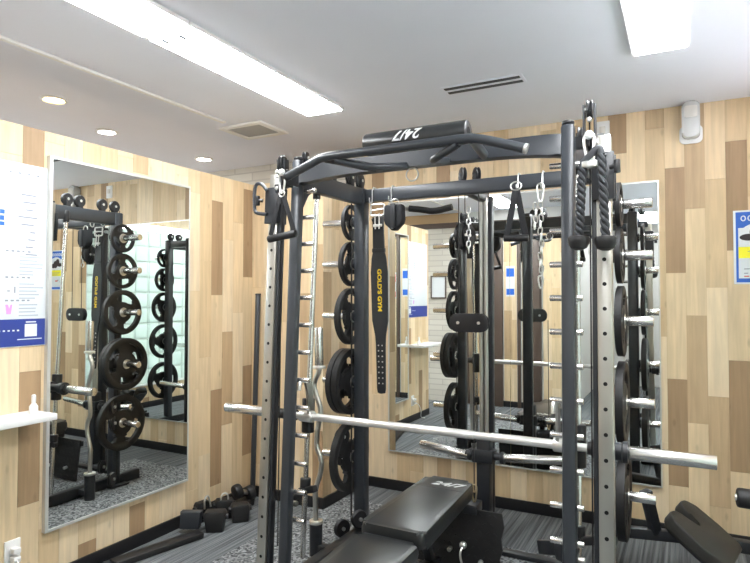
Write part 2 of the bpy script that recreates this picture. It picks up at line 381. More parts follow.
# ------------------------------------------------------------------ ceiling fittings
def lamp(x0, x1, y0, y1, label):
    t = thing('ceiling_lamp', ((x0 + x1) / 2, (y0 + y1) / 2, HC), label, 'ceiling lamp', 'long lamps in the ceiling')
    part('diffuser', B().span((x0 + .012, y0 + .012, HC - .022), (x1 - .012, y1 - .012, HC - .003)), 'lamp', t)
    f = B(); w = .012
    f.span((x0, y0, HC - .016), (x0 + w, y1, HC)).span((x1 - w, y0, HC - .016), (x1, y1, HC)).span((x0 + w, y0, HC - .016), (x1 - w, y0 + w, HC)).span((x0 + w, y1 - w, HC - .016), (x1 - w, y1, HC))
    part('frame', f, 'white', t)
    for x in (x0 + .07, x0 + .17): part('lamp_socket', B().box((x, y0 + .05, HC - .024), (.02, .045, .006), .001), 'inkpale', t)
lamp(-2.10, -1.83, 1.805, 3.07, 'bright ceiling lamp nearest the square vent, end to end with another')
lamp(-2.10, -1.83, .53, 1.795, 'bright ceiling lamp in line with another, away from the square vent')
lamp(-.21, .03, 1.75, 3.02, 'bright ceiling lamp on its own near the white emergency light')
lamp(-.21, .03, .47, 1.74, 'ceiling lamp behind the lone one, seen only in mirrors')
lamp(-.6, -.33, -2.0, -.75, 'added fill lamp in the passage behind the gym, seen only in mirrors')  # invented fixture, added to light the area behind the camera
lamp(-4.3, -4.03, .8, 2.3, 'added fill lamp over the entry hall, seen only in mirrors')  # made-up lamp that brightens the hall and its ceiling
lamp(-4.9, -4.63, 2.0, 3.5, 'added fill lamp in the far corner of the hall, hidden behind the partition')  # second made-up hall lamp, out of view, added for more fill
for x, y, m, lb in ((-3.263, 2.152, 'warm', 'warm yellow downlight in the ceiling, brightest glow'), (-3.574, 2.75, 'neutral', 'round white downlight between the warm downlight and the column'),
                    (-3.56, 3.676, 'neutral', 'round white downlight nearest the square ceiling vent'), (-3.5, 1.3, 'warm', 'warm downlight over the entry hall, out of sight behind poster')):
    t = thing('downlight', (x, y, HC), lb, 'downlight', 'small downlights beyond the partition')
    part('ring', B().lathe([(.075, 0), (.075, -.006), (.06, -.010), (.055, -.004)], (x, y, HC), (0, 0, 1)), 'white', t)
    part('bulb', B().lathe([(.054, -.003), (.05, -.006), (.03, -.007)], (x, y, HC), (0, 0, 1)), m, t)
t = thing('smoke_detector', (-3.75, 1.95, HC), 'small pale smoke detector disc on the ceiling beyond the partition', 'detector')
part('base', B().lathe([(.05, 0), (.05, -.012), (.035, -.03), (.01, -.034)], (-3.75, 1.95, HC), (0, 0, 1)), 'ivory', t)
t = thing('ceiling_vent', (-2.63, 3.19, HC), 'square grey ceiling vent with a pale frame', 'vent')
f = B(); x0, x1, y0, y1, w = -2.815, -2.45, 3.035, 3.35, .045
f.span((x0, y0, HC - .014), (x0 + w, y1, HC), .003).span((x1 - w, y0, HC - .014), (x1, y1, HC), .003).span((x0 + w, y0, HC - .014), (x1 - w, y0 + w, HC), .003).span((x0 + w, y1 - w, HC - .014), (x1 - w, y1, HC), .003)
part('frame', f, 'trim', t)
part('grille_panel', B().span((x0 + w, y0 + w, HC - .008), (x1 - w, y1 - w, HC - .002)), 'grille', t)
t = thing('air_slot', (-.97, 3.1, HC), 'pair of narrow dark air slots in the ceiling', 'vent')
part('slot_frame', B().span((-1.19, 3.03, HC - .004), (-.74, 3.15, HC)), 'ceiling', t)
for y in (3.045, 3.11): part('slot', B().span((-1.175, y, HC - .007), (-.755, y + .030, HC - .003), .001), 'slot', t)

# ------------------------------------------------------------------ mirrors
t = thing('wall_mirror', (-2.82, 2.3, .285), 'tall frameless mirror on the wood wall beside the white poster', 'mirror')
part('glass', B().span((-2.82, 1.845, .292), (-2.798, 2.765, 2.135)), 'mirror', t)
f = B(); f.span((-2.82, 1.828, .28), (-2.794, 1.845, 2.148)).span((-2.82, 2.765, .28), (-2.794, 2.77, 2.148)).span((-2.82, 1.845, .28), (-2.794, 2.765, .292)).span((-2.82, 1.845, 2.135), (-2.794, 2.765, 2.148))
part('edge_frame', f, 'mirroredge', t)
t = thing('wall_mirror', (-1.06, 4, .29), 'wide mirror on the back wall behind the exercise rack', 'mirror')
part('glass', B().span((-1.975, 3.978, .298), (-1.06, 4, 2.145)), 'mirror', t)
part('glass', B().span((-1.058, 3.978, .298), (-.145, 4, 2.145)), 'mirror', t)
f = B(); f.span((-1.985, 3.975, .29), (-1.975, 4, 2.155)).span((-.145, 3.975, .29), (-.137, 4, 2.155)).span((-1.975, 3.975, .29), (-.145, 4, .298)).span((-1.975, 3.975, 2.145), (-.145, 4, 2.155))
part('edge_frame', f, 'mirroredge', t)
# ------------------------------------------------------------------ left wall fittings
def flat(b, u0, u1, z0, z1, d=.0006, lift=0, wall='left'):
    if wall == 'left': b.span((-2.82 + .005 + lift, u0, z0), (-2.82 + .005 + lift + d, u1, z1))
    else: b.span((u0, 4 - .003 - lift - d, z0), (u1, 4 - .003 - lift, z1))
t = thing('notice_board', (-2.82, 1.54, 1.2), 'large white notice poster with a dark blue strip along the bottom', 'poster')
part('sheet', B().span((-2.82, 1.24, 1.203), (-2.815, 1.836, 2.083), .001), 'paper', t)
b = B(); flat(b, 1.243, 1.826, 1.206, 1.335); part('blue_strip', b, 'blue', t)
b = B(); rnd = random.Random(3)
for i in range(9): flat(b, 1.715 + rnd.uniform(-.03, .03), 1.755 + rnd.uniform(0, .03), 1.93 - i * .036, 1.937 - i * .036)
for z in (1.655, 1.53, 1.42):
    for k in range(5): flat(b, 1.63 + k * .026, 1.64 + k * .026 + rnd.uniform(0, .006), z, z + .008)
for k in range(4): flat(b, 1.64 + k * .045, 1.652 + k * .045, 2.03, 2.039)
part('print_lines', b, 'ink', t)
b = B()
for z0, n in ((1.63, 6), (1.50, 5), (1.40, 4)):
    for i in range(n): flat(b, 1.695, 1.695 + rnd.uniform(.06, .12), z0 - i * .017, z0 + .006 - i * .017)
part('fine_print', b, 'inkpale', t)
b = B(); flat(b, 1.6, 1.622, 1.83, 1.85); flat(b, 1.6, 1.62, 1.80, 1.822); flat(b, 1.6, 1.622, 1.775, 1.793); part('blue_marks', b, 'blue2', t)
b = B(); b.prism([(1.638, 1.36), (1.658, 1.36), (1.664, 1.405), (1.656, 1.405), (1.65, 1.385), (1.644, 1.405), (1.632, 1.405)], lambda u, v, d: (-2.82 + .005 + d, u, v), 0, .0006); part('pink_tube_print', b, 'pink', t)
b = B(); flat(b, 1.672, 1.678, 1.46, 1.49); flat(b, 1.64, 1.652, 1.466, 1.472); part('bottle_print', b, 'ink', t)
b = B(); flat(b, 1.725, 1.785, 1.25, 1.31, .0005, .0006); flat(b, 1.73, 1.78, 1.317, 1.323, .0005, .0006); flat(b, 1.69, 1.81, 1.236, 1.24, .0005, .0006)
for k in range(5): flat(b, 1.60 + k * .022, 1.610 + k * .022, 1.278, 1.285, .0005, .0006)
part('white_patch', b, 'paper', t)
t = thing('wall_shelf', (-2.82, 1.5, .86), 'narrow white shelf on the wood wall under the notice poster', 'shelf')
part('board', B().span((-2.82, 1.21, .862), (-2.63, 1.775, .892), .003), 'white', t)
part('bracket', B().span((-2.82, 1.35, .835), (-2.70, 1.375, .862), .002), 'white', t)
t = thing('bottle', (-2.72, 1.715, .892), 'small white pump bottle standing on the narrow white shelf', 'bottle')
part('body', B().lathe([(.014, 0), (.019, .003), (.019, .035), (.012, .045), (.009, .05)], (-2.72, 1.715, .892), (0, 0, 1)), 'white', t)
part('nozzle', B().lathe([(.008, .05), (.010, .055), (.010, .085), (.006, .09)], (-2.72, 1.715, .892), (0, 0, 1)), 'white', t)
t = thing('wall_outlet', (-2.82, 1.685, .2), 'white wall outlet with plugs low on the wood wall', 'outlet')
part('cover', B().span((-2.82, 1.645, .18), (-2.81, 1.72, .30), .004), 'white', t)
for z in (.215, .255):
    part('plug', B().span((-2.81, 1.665, z - .014), (-2.77, 1.70, z + .014), .006), 'white', t)
part('cord', B().tube(smooth([(-2.775, 1.68, .215), (-2.74, 1.67, .20), (-2.73, 1.62, .12), (-2.77, 1.56, .03), (-2.76, 1.45, .006)]), .004, 8), 'white', t)
# ------------------------------------------------------------------ back wall fittings
t = thing('poster', (.4, 4, 1.51), 'blue and yellow poster with a photo oval on the wood wall', 'poster')
part('sheet', B().span((.25, 3.9965, 1.515), (.55, 4, 1.942), .0008), 'paper', t)
b = B(); flat(b, .262, .538, 1.84, 1.932, wall='b'); flat(b, .262, .538, 1.525, 1.548, wall='b'); flat(b, .262, .274, 1.548, 1.84, wall='b'); flat(b, .526, .538, 1.548, 1.84, wall='b')
part('blue_border', b, 'blue2', t)
b = B(); flat(b, .274, .526, 1.665, 1.73, wall='b'); part('yellow_band', b, 'yellow', t)
b = B(); b.prism([(.385 + .105 * math.cos(a * PI / 16), 1.80 + .068 * math.sin(a * PI / 16)) for a in range(32)], lambda u, v, d: (u, 4 - .0042 - d, v), 0, .0005); part('photo_oval', b, 'paper', t)
b = B()
for (u, v, r1, r2) in ((.36, 1.815, .03, .034), (.325, 1.785, .045, .02), (.395, 1.79, .035, .04), (.43, 1.775, .04, .025)):
    b.prism([(u + r1 * math.cos(a * PI / 8), v + r2 * math.sin(a * PI / 8)) for a in range(16)], lambda uu, vv, d: (uu, 4 - .0049 - d, vv), u * .0004, u * .0004 + .0004)
part('photo_shapes', b, 'inkblack', t)
b = B()
for k in range(6): b.tube([(.300 + k * .034 + .011 * math.cos(a * PI / 6), 3.996, 1.895 + .014 * math.sin(a * PI / 6)) for a in range(12)], .0035, 6, closed=True)
part('heading', b, 'paper', t)
b = B()
for i in range(3): flat(b, .32 + i * .02, .48, 1.70 - i * .013, 1.704 - i * .013, .0004, .0006, 'b')
flat(b, .30, .33, 1.60, 1.605, wall='b'); flat(b, .30, .32, 1.575, 1.58, wall='b'); flat(b, .345, .36, 1.612, 1.628, wall='b')
part('print_lines', b, 'ink', t)
b = B(); flat(b, .30, .325, 1.557, 1.563, wall='b'); flat(b, .36, .40, 1.606, 1.62, wall='b'); part('red_marks', b, 'red', t)
t = thing('emergency_light', (.04, 4, 2.36), 'white boxy emergency light fixed high on the back wall', 'emergency light')
part('backplate', B().prism(rrect(-.022, 2.362, .102, 2.47, .03), lambda u, v, d: (u, 4 - d, v), 0, .014, .003), 'white', t)
part('body', B().prism(rrect(-.008, 2.385, .088, 2.598, .028), lambda u, v, d: (u, 4 - d, v), .01, .085, .014), 'clear', t)
part('lens_band', B().prism(rrect(.005, 2.50, .075, 2.57, .012), lambda u, v, d: (u, 4 - d, v), .083, .092, .003), 'ivory', t)
t = thing('wall_switch', (-.455, 4, 2.45), 'small square white wall plate high behind the cable rope', 'wall plate')
part('plate', B().span((-.495, 3.985, 2.44), (-.415, 4, 2.565), .004), 'white', t)
part('button', B().span((-.475, 3.977, 2.485), (-.44, 3.986, 2.53), .003), 'ivory', t)
# posters and a framed certificate on the entry side, seen in the wide mirror
for x0, x1, z0, z1, m1, lb in ((-2.10, -1.985, 1.45, 1.85, 'blue2', 'blue and white leaflet on the far wood strip, seen in the mirror'), (-1.885, -1.82, 1.42, 1.8, 'red', 'thin red and white leaflet on far wood strip, seen in mirror')):
    t = thing('leaflet', ((x0 + x1) / 2, .256, z0), lb, 'leaflet')
    part('sheet', B().span((x0, .256, z0), (x1, .26, z1)), 'paper', t)
    part('colour_block', B().span((x0 + .006, .26, z1 - .14), (x1 - .006, .261, z1 - .03)), m1, t)
    part('colour_strip', B().span((x0 + .006, .26, z0 + .02), (x1 - .006, .261, z0 + .1)), m1, t)
t = thing('framed_certificate', (-3.05, .25, 1.42), 'small brown framed certificate on the white brick wall, seen in mirror', 'picture')
f = B()
f.span((-3.17, .25, 1.42), (-3.155, .27, 1.74)).span((-2.955, .25, 1.42), (-2.94, .27, 1.74)).span((-3.155, .25, 1.42), (-2.955, .27, 1.437)).span((-3.155, .25, 1.723), (-2.955, .27, 1.74))
part('frame', f, 'brown', t); part('print', B().span((-3.155, .25, 1.437), (-2.955, .258, 1.723)), 'paper', t)

# ------------------------------------------------------------------ rubber mat
part_mat = tag(part('rubber_mat', B().prism([(-2.29, 1.0), (-.35, 1.0), (-.35, 3.375), (-1.25, 3.375), (-1.25, 3.66), (-2.18, 3.66), (-2.18, 3.39), (-2.29, 3.39)], lambda u, v, d: (u, v, d), 0, .006), 'speckle', base=(-1.2, 2.2, 0)), 'grey speckled rubber mat under the exercise rack', 'mat')

# ------------------------------------------------------------------ the rack
CX = -1.072
FZ = .006
rack = thing('exercise_rack', (CX, 2.65, FZ), 'black steel exercise rack with cable columns, guide rods and pull-up bar', 'exercise rack')
ZT = 2.145
def fy(z): return 2.338 + .052 * z               # the front uprights lean back a little
XU = {-1: (-1.731, -1.729), 1: (-.400, -.411)}   # front upright x at floor and at the top
XC = {-1: (-1.858, -1.864), 1: (-.266, -.276)}   # cable column
XG = {-1: (-1.764, -1.745), 1: (-.400, -.412)}   # guide rod of the barbell
XB = {-1: -1.715, 1: -.352}                      # rear upright
SX = {-1: -1.684, 1: -.304}                      # swivel pulley of the cable carriage
def lx(t, z): return t[0] + (t[1] - t[0]) * z / ZT
def P(t, z, dy=0): return V((lx(t, z), fy(z) + dy, z))
PEGZ = [.353 + .1354 * i for i in range(13)]
def wheel(x, y, z, r, ax, parent, w=.012, seg=24):
    pl = part('pulley_wheel', B().lathe([(.01, -w), (r * .9, -w), (r, -w * .7), (r * .8, 0), (r, w * .7), (r * .9, w), (.01, w)], (x, y, z), ax, seg), 'plastic', parent)
    a = V(ax).normalized() * (w + .010)
    part('axle_bolt', B().cyl(V((x, y, z)) - a, V((x, y, z)) + a, .010, 12, .003), 'zinc', pl)
    return pl
for s in (-1, 1):
    u = part('front_upright', B().beam(P(XU[s], FZ), P(XU[s], ZT - .01), .053, .053, .014), 'slate', rack)
    part('end_cap', B().cyl(P(XU[s], ZT - .01), P(XU[s], ZT + .003), .025, 20, .004), 'plastic', u)
    me = B().cyl((0, 0, 0), (.118 if s == -1 else .128, 0, 0), .0122, 12, .003).mesh('catch_peg'); me.materials.append(M['chrome'])
    for z in PEGZ:
        p = P(XU[s], z, .032) - V((.03 if s == -1 else .080, 0, 0)) - wloc(rack)
        link('catch_peg', me, None, u, p)
    c = part('cable_column', B().beam(P(XC[s], .08), P(XC[s], 2.07), .054, .046, .004), 'column', rack, 'satin steel column with a row of holes')
    h = B()
    for i in range(20):
        p = P(XC[s], .17 + .0943 * i, -.023); h.cyl(p + V((0, .004, 0)), p - V((0, .0006, 0)), .0078, 12)
    part('adjustment_holes', h, 'hole', c)
    part('column_backing', B().beam(P(XC[s], .06, .005) + V((-s * .037, 0, 0)), P(XC[s], 2.07, .005) + V((-s * .037, 0, 0)), .018, .036, .004), 'black', rack)
    part('column_foot', B().beam(P(XC[s], .05) + V((s * .06, 0, 0)), P(XC[s], .05) + V((-s * .15, 0, 0)), .07, .08, .008), 'black', rack)
    part('guide_rod', B().cyl(P(XG[s], .10, .20), P(XG[s], 2.04, .20), .0140, 18), 'chrome', rack)
    part('rod_cap', B().cyl(P(XG[s], 1.965, .20), P(XG[s], 2.05, .20), .021, 16, .004), 'plastic', rack)
    r = part('rear_upright', B().span((XB[s] - .036, 3.045, FZ), (XB[s] + .036, 3.115, 2.09), .012), 'slate', rack)
    part('foot_plate', B().span((XB[s] - .08, 3.0, FZ), (XB[s] + .08, 3.16, FZ + .014), .003), 'black', r)
    for z in (1.89, 1.64, 1.325, .935, .49):
        q = s * (.265 if s == -1 else .218)
        pg = part('plate_peg', B().cyl((XB[s] + s * .034, 3.08, z), (XB[s] + q, 3.08, z), .0235, 20, .003), 'chrome', r)
        part('peg_flange', B().cyl((XB[s] + s * .034, 3.08, z), (XB[s] + s * .046, 3.08, z), .034, 20), 'black', pg)
    part('side_beam', B().beam((XU[s][1], 2.45, 2.035), (XB[s], 3.08, 2.04), .052, .095, .008), 'slate', rack)
    part('base_beam', B().beam((XU[s][0], 2.1, .045), (XB[s], 3.3, .045), .06, .075, .008), 'black', rack)
    part('corner_gusset', B().prism([(2.47, 2.0), (2.47, 1.90), (2.485, 1.90), (2.53, 1.965), (2.59, 2.0)], lambda a, c_, d: (XU[s][1] + d, a, c_), -.006, .006), 'slate', rack)
    # pulleys along the top of the side beam
    for y in (2.66, 2.76, 2.95, 3.06):
        x = XU[s][1] + (XB[s] - XU[s][1]) * (y - 2.45) / .63
        pl = wheel(x, y, 2.135, .044, (1, 0, 0), rack)
        part('pulley_bracket', B().span((x - .02, y - .016, 2.07), (x - .015, y + .016, 2.15), .001).span((x + .015, y - .016, 2.07), (x + .02, y + .016, 2.15), .001), 'black', pl)
    # pulley that crowns the cable column
    x = XC[s][1] - s * .05
    zc = 2.178 if s == 1 else 2.125
    pl = wheel(x, 2.43, zc, .038, (1, .15, 0), rack)
    part('pulley_bracket', B().span((x - .024, 2.41, 2.06), (x - .017, 2.45, zc + .017), .001).span((x + .017, 2.41, 2.06), (x + .024, 2.45, zc + .017), .001), 'black', pl)
    if s == -1: wheel(XU[s][1] + .005, 2.505, 2.155, .035, (1, .3, 0), rack)
    part('column_bracket', B().beam(P(XC[s], 2.06, .02), P(XU[s], 2.06, .02), .03, .05, .004), 'black', rack)
    for z in (zc - .05, 2.05, 1.99): part('bracket_bolt', B().cyl((x + s * .004, 2.40, z), (x + s * .004, 2.38, z), .009, 10, .003), 'zinc', rack)
    # sliding pulley carriage on the column
    ca = part('cable_carriage', B().beam(P(XC[s], 1.815, -.034), P(XC[s], 2.0, -.034), .08, .012, .003).beam(P(XC[s], 1.815, .034), P(XC[s], 2.0, .034), .08, .012, .003).beam(P(XC[s], 1.815) + V((-s * .038, 0, 0)), P(XC[s], 2.0) + V((-s * .038, 0, 0)), .008, .08, .002), 'black', rack)
    a = XC[s][1]
    if s == -1:
        hx = s * .10
        part('carriage_handle', B().tube(smooth([(a + s * .02, 2.39, 1.985), (a + hx * .55, 2.39, 2.025), (a + hx, 2.39, 2.022), (a + hx, 2.39, 1.895), (a + hx * .9, 2.39, 1.872), (a + s * .02, 2.39, 1.862)], 2), .0095, 10), 'slate', ca)
    part('locking_knob', B().cyl((a + s * .03, 2.37, 1.93), (a + s * .055, 2.36, 1.93), .009, 12).cyl((a + s * .055, 2.36, 1.905), (a + s * .055, 2.36, 1.955), .012, 12, .003), 'plastic', ca)
    sx = SX[s]
    sp = part('swivel_pulley', B().lathe([(.008, -.010), (.036, -.010), (.04, -.007), (.033, 0), (.04, .007), (.036, .010), (.008, .010)], (sx, 2.285, 2.01), (1, 0, .1)), 'plastic', ca)
    part('swivel_bracket', B().span((sx - .02, 2.27, 1.975), (sx - .014, 2.36, 2.045), .002).span((sx + .014, 2.27, 1.975), (sx + .02, 2.36, 2.045), .002).beam((sx - .02 * s, 2.345, 2.01), (a - s * .03, 2.40, 1.99), .02, .04, .003), 'black', sp)
    part('axle_bolt', B().cyl((sx - .026, 2.285, 2.01), (sx + .026, 2.285, 2.01), .009, 10), 'zinc', sp)
    part('cable', B().tube([(sx, 2.25, 2.01), (sx, 2.248, 1.99)], .003, 6), 'plastic', ca)
    part('cable', B().tube([(x, 2.43, 2.14), (x, 2.40, .2)], .003, 6), 'plastic', rack)
    part('cable_stop', B().ball((sx, 2.248, 2.03), .017), 'white', ca)
# front crossmember, arched down a little at its ends
xa, xb = XU[-1][1] + .02, XU[1][1] - .02
N = 24
top = [(xa + (xb - xa) * i / N, 2.100 - .004 * abs(2 * i / N - 1) ** 6) for i in range(N + 1)]
bot = [(xa + (xb - xa) * i / N, 2.03 - .028 * abs(2 * i / N - 1) ** 5) for i in range(N + 1)]
part('front_crossmember', B().prism(bot + top[::-1], lambda a, c_, d: (a, d, c_), 2.415, 2.475, .01), 'slate', rack)
rear = part('rear_crossmember', B().span((XB[-1], 3.055, 2.003), (XB[1], 3.105, 2.08), .008), 'slate', rack)
part('base_crossbeam', B().span((XB[-1], 3.25, FZ), (XB[1], 3.31, .03), .004), 'black', rack)
# pull-up bar in front of the crossmember
pu = part('pull_up_bar', B().tube([(-1.54, 2.095, 1.968), (-1.50, 2.09, 1.98)] + smooth([(-1.40, 2.085, 2.012), (-1.355, 2.08, 2.027), (-1.31, 2.08, 2.03)], 2)[1:-1] + [(-1.28, 2.08, 2.03), (-.74, 2.08, 2.03)] + smooth([(-.74, 2.08, 2.03), (-.68, 2.08, 2.028), (-.54, 2.09, 1.983)], 2)[1:-1] + [(-.54, 2.09, 1.983), (-.498, 2.095, 1.969)], .0178, 16), 'slate', rack)
for s in (-1, 1):
    mx = -1.018
    part('grip_strut', B().tube([(mx + s * .325, 2.08, 2.027), (mx + s * .265, 2.43, 2.045)], .0195, 12), 'slate', rack)
    part('neutral_grip', B().tube(smooth([(mx + s * .27, 2.085, 2.015), (mx + s * .17, 2.13, 1.985), (mx + s * .11, 2.21, 1.99), (mx + s * .10, 2.43, 2.04)], 2), .0155, 12), 'slate', rack)
    part('bar_end_cap', B().cyl((-1.547, 2.096, 1.966) if s == -1 else (-.492, 2.0955, 1.967), (-1.535, 2.0945, 1.9695) if s == -1 else (-.503, 2.0945, 1.971), .019, 14), 'zinc' if s == 1 else 'plastic', pu)
# rear centre tower with two guide tubes, plate carriage, low row plate
TX, TY = -1.066, 3.40
part('tower_beam', B().beam((TX, 3.08, 2.045), (TX, 3.46, 2.045), .05, .07, .006), 'slate', rack)
part('tower_post', B().span((TX - .028, TY + .045, FZ), (TX + .042, TY + .095, 2.05), .008), 'black', rack)
part('tower_sleeve', B().span((TX - .036, TY - .035, FZ), (TX + .045, TY + .04, .62), .01), 'black', rack)
for dx in (-.012, .018): part('guide_tube', B().cyl((TX + dx, TY, .6), (TX + dx, TY, 2.03), .0125, 16), 'steel', rack)
cg = part('plate_carriage', B().span((TX - .06, TY - .05, .47), (TX + .065, TY + .05, .545), .008).cyl((TX - .11, TY, .508), (TX + .12, TY, .508), .022, 16), 'black', rack)
part('carriage_sleeve', B().cyl((TX - .085, TY, .495), (TX - .416, TY + .03, .522), .024, 20, .004), 'chrome', cg)
part('carriage_sleeve', B().cyl((TX + .115, TY, .505), (TX + .447, TY + .03, .525), .024, 20, .004), 'chrome', cg)
for s in (-1, 1): part('carriage_collar', B().cyl((TX + s * .088 + .015, TY, .503), (TX + s * .108 + .015, TY, .505), .036, 20, .004), 'black', cg)
def bracket(name, c, w, h, rz):
    b = B(); b.prism(rrect(-w / 2, -h / 2, w / 2, h / 2, h * .45, 6), lambda u, v, d: V(c) + Matrix.Rotation(rz, 3, 'Z') @ V((u, d, v)), -.018, -.012, .002)
    b.prism(rrect(-w / 2, -h / 2, w / 2, h / 2, h * .45, 6), lambda u, v, d: V(c) + Matrix.Rotation(rz, 3, 'Z') @ V((u, d, v)), .012, .018, .002)
    o = part(name, b, 'plastic', rack)
    for k in (-.27, .27):
        q = V(c) + Matrix.Rotation(rz, 3, 'Z') @ V((k * w, 0, 0)); n_ = Matrix.Rotation(rz, 3, 'Z') @ V((0, 1, 0))
        part('pulley_wheel', B().lathe([(.008, -.010), (h * .42, -.010), (h * .36, 0), (h * .42, .010), (.008, .010)], q, n_, 20), 'plastic', o)
        part('axle_bolt', B().cyl(q - n_ * .024, q + n_ * .024, .009, 10), 'zinc', o)
bracket('floating_pulley', (-1.085, 3.20, 1.295), .225, .105, 0)
bracket('floating_pulley', (-1.135, 3.28, 1.80), .075, .17, 1.25)
cb = B()
for x, y, z0, z1 in ((-1.145, 3.2, 1.34, 2.05), (-1.025, 3.2, 1.34, 2.05), (-1.135, 3.28, 1.89, 2.05), (-1.775, 3.06, .08, 2.1), (-1.735, 3.0, .17, 2.1), (-1.0, 3.02, .42, 1.25)):
    cb.tube([(x, y, z0), (x, y, z1)], .003, 6)
part('cable', cb, 'plastic', rack)
for x, y, z, r_ in ((-1.80, 3.0, .085, .052), (-1.685, 3.0, .16, .05), (-1.80, 3.0, .62, .05), (-1.805, 3.0, .50, .05)):
    pl = part('pulley_wheel', B().lathe([(.01, -.012), (r_ * .93, -.012), (r_, -.008), (r_ * .84, 0), (r_, .008), (r_ * .93, .012), (.01, .012)], (x, y, z), (.9, -.43, 0)), 'plastic', rack)
    part('axle_bolt', B().cyl(V((x, y, z)) - V((.02, -.0096, 0)), V((x, y, z)) + V((.02, -.0096, 0)), .011, 10), 'zinc', pl)
# dimpled foot plate for the low row
fp = part('foot_rest_plate', B().prism([(-1.42, .02), (-.86, .02), (-.845, .06), (-.855, .10), (-.84, .15), (-.85, .20), (-.835, .26), (-.85, .325), (-1.42, .325)], lambda u, v, d: (u, 2.97 + d + (v - .02) * .12, v), 0, .012), 'rubber', rack)
d = B()
for i in range(14):
    for k in range(7):
        x, z = -1.40 + i * .04 + (k % 2) * .02, .05 + k * .042
        if x < -.87: d.box((x, 2.969 + (z - .02) * .12, z), (.022, .004, .006), 0, Matrix.Rotation(.7 if (i + k) % 2 else -.7, 3, 'Y'))
part('tread_studs', d, 'rubber', fp)
for x, z in ((-1.12, .11), (-.95, .075), (-1.30, .11)):
    part('bolt', B().cyl((x, 2.985, z), (x, 2.955, z), .012, 10, .003), 'zinc', fp)
hk = part('eye_hook', B().tube(smooth([(-1.04, 2.965, .145), (-1.04, 2.93, .145), (-1.045, 2.915, .11), (-1.03, 2.93, .04), (-1.02, 2.95, .05)], 2), .006, 8).ball((-1.04, 2.955, .15), .02), 'zinc', fp)
part('low_row_bracket', B().span((-1.10, 2.99, .30), (-.98, 3.10, .35), .006), 'black', rack)
# safety stops on the guide rods
for s in (-1, 1):
    p = P(XG[s], .45, .20); q = P(XG[s], .50, .20)
    st = part('safety_stop', B().cyl(p, q, .028, 16, .004), 'plastic', rack)
    part('stop_arm', B().beam(p + V((0, .01, -.005)), p + V((-.01, -.14, -.03)), .03, .038, .004).beam(p + V((-.03, 0, -.02)), p + V((.075, -.02, .012)), .034, .034, .004), 'plastic', st)
    part('stop_tip', B().cyl(p + V((-.03, -.135, -.035)), p + V((.045, -.135, -.035)), .014, 12, .003), 'steel', st)
part('stop_bracket', B().beam((-.60, 2.76, .30), (-.50, 2.64, .36), .035, .06, .006).beam((-.50, 2.64, .36), (-.42, 2.55, .38), .04, .09, .006), 'black', rack)
# holder cup for the curl bar
part('bar_holder', B().lathe([(.036, 0), (.036, .17), (.028, .17), (.028, .02), (.01, .02)], (-1.84, 2.784, FZ), (0, 0, 1)), 'black', rack)
part('holder_arm', B().span((-1.83, 2.76, .03), (-1.68, 2.81, .07), .004), 'black', rack)
# hooks on the rear crossmember
for x in (-1.625, -1.50, -.765, -.64):
    k = part('wire_hook', B().tube(smooth([(x, 3.11, 2.05), (x, 3.11, 2.088), (x, 3.048, 2.088), (x, 3.047, 2.0), (x, 3.03, 1.985), (x, 3.012, 2.0), (x, 3.012, 2.02)], 1), .0038, 8), 'zinc', rear)
# steel ring hung below the crossmember and rear crest pulley
part('hang_ring', B().tube([(-1.097 + .03 * math.cos(a * PI / 12), 2.445, 2.0 + .03 * math.sin(a * PI / 12)) for a in range(24)], .0035, 8, closed=True), 'zinc', rack)
for x, y in ((-1.085, 3.10), (-1.015, 3.13)):
    pl = wheel(x, y, 2.112, .048, (.8, .6, 0), rack)
    part('pulley_bracket', B().beam((x, y - .02, 2.06), (x, y - .02, 2.125), .03, .006, .001), 'black', pl)

# ------------------------------------------------------------------ bar pad with lettering on the pull-up bar
bp = thing('bar_pad', (-.95, 2.15, 2.01), 'thick black foam bar pad with white lettering resting on the pull-up bar', 'bar pad')
part('foam', B().cyl((-1.172, 2.15, 2.074), (-.728, 2.15, 2.074), .046, 32, .006), 'vinyl', bp)
part('inner_hole', B().cyl((-.7285, 2.15, 2.074), (-.7275, 2.15, 2.074), .02, 16), 'hole', bp)
R_ = .0468
part('lettering', text_mesh('24/7', .062, lambda u, v, d: (-.962 - u * 1.05, 2.15 - (R_ + d) * math.cos(.3 - v / R_), 2.074 + (R_ + d) * math.sin(.3 - v / R_)), .3, .0008, cuts=3), 'logo', bp)

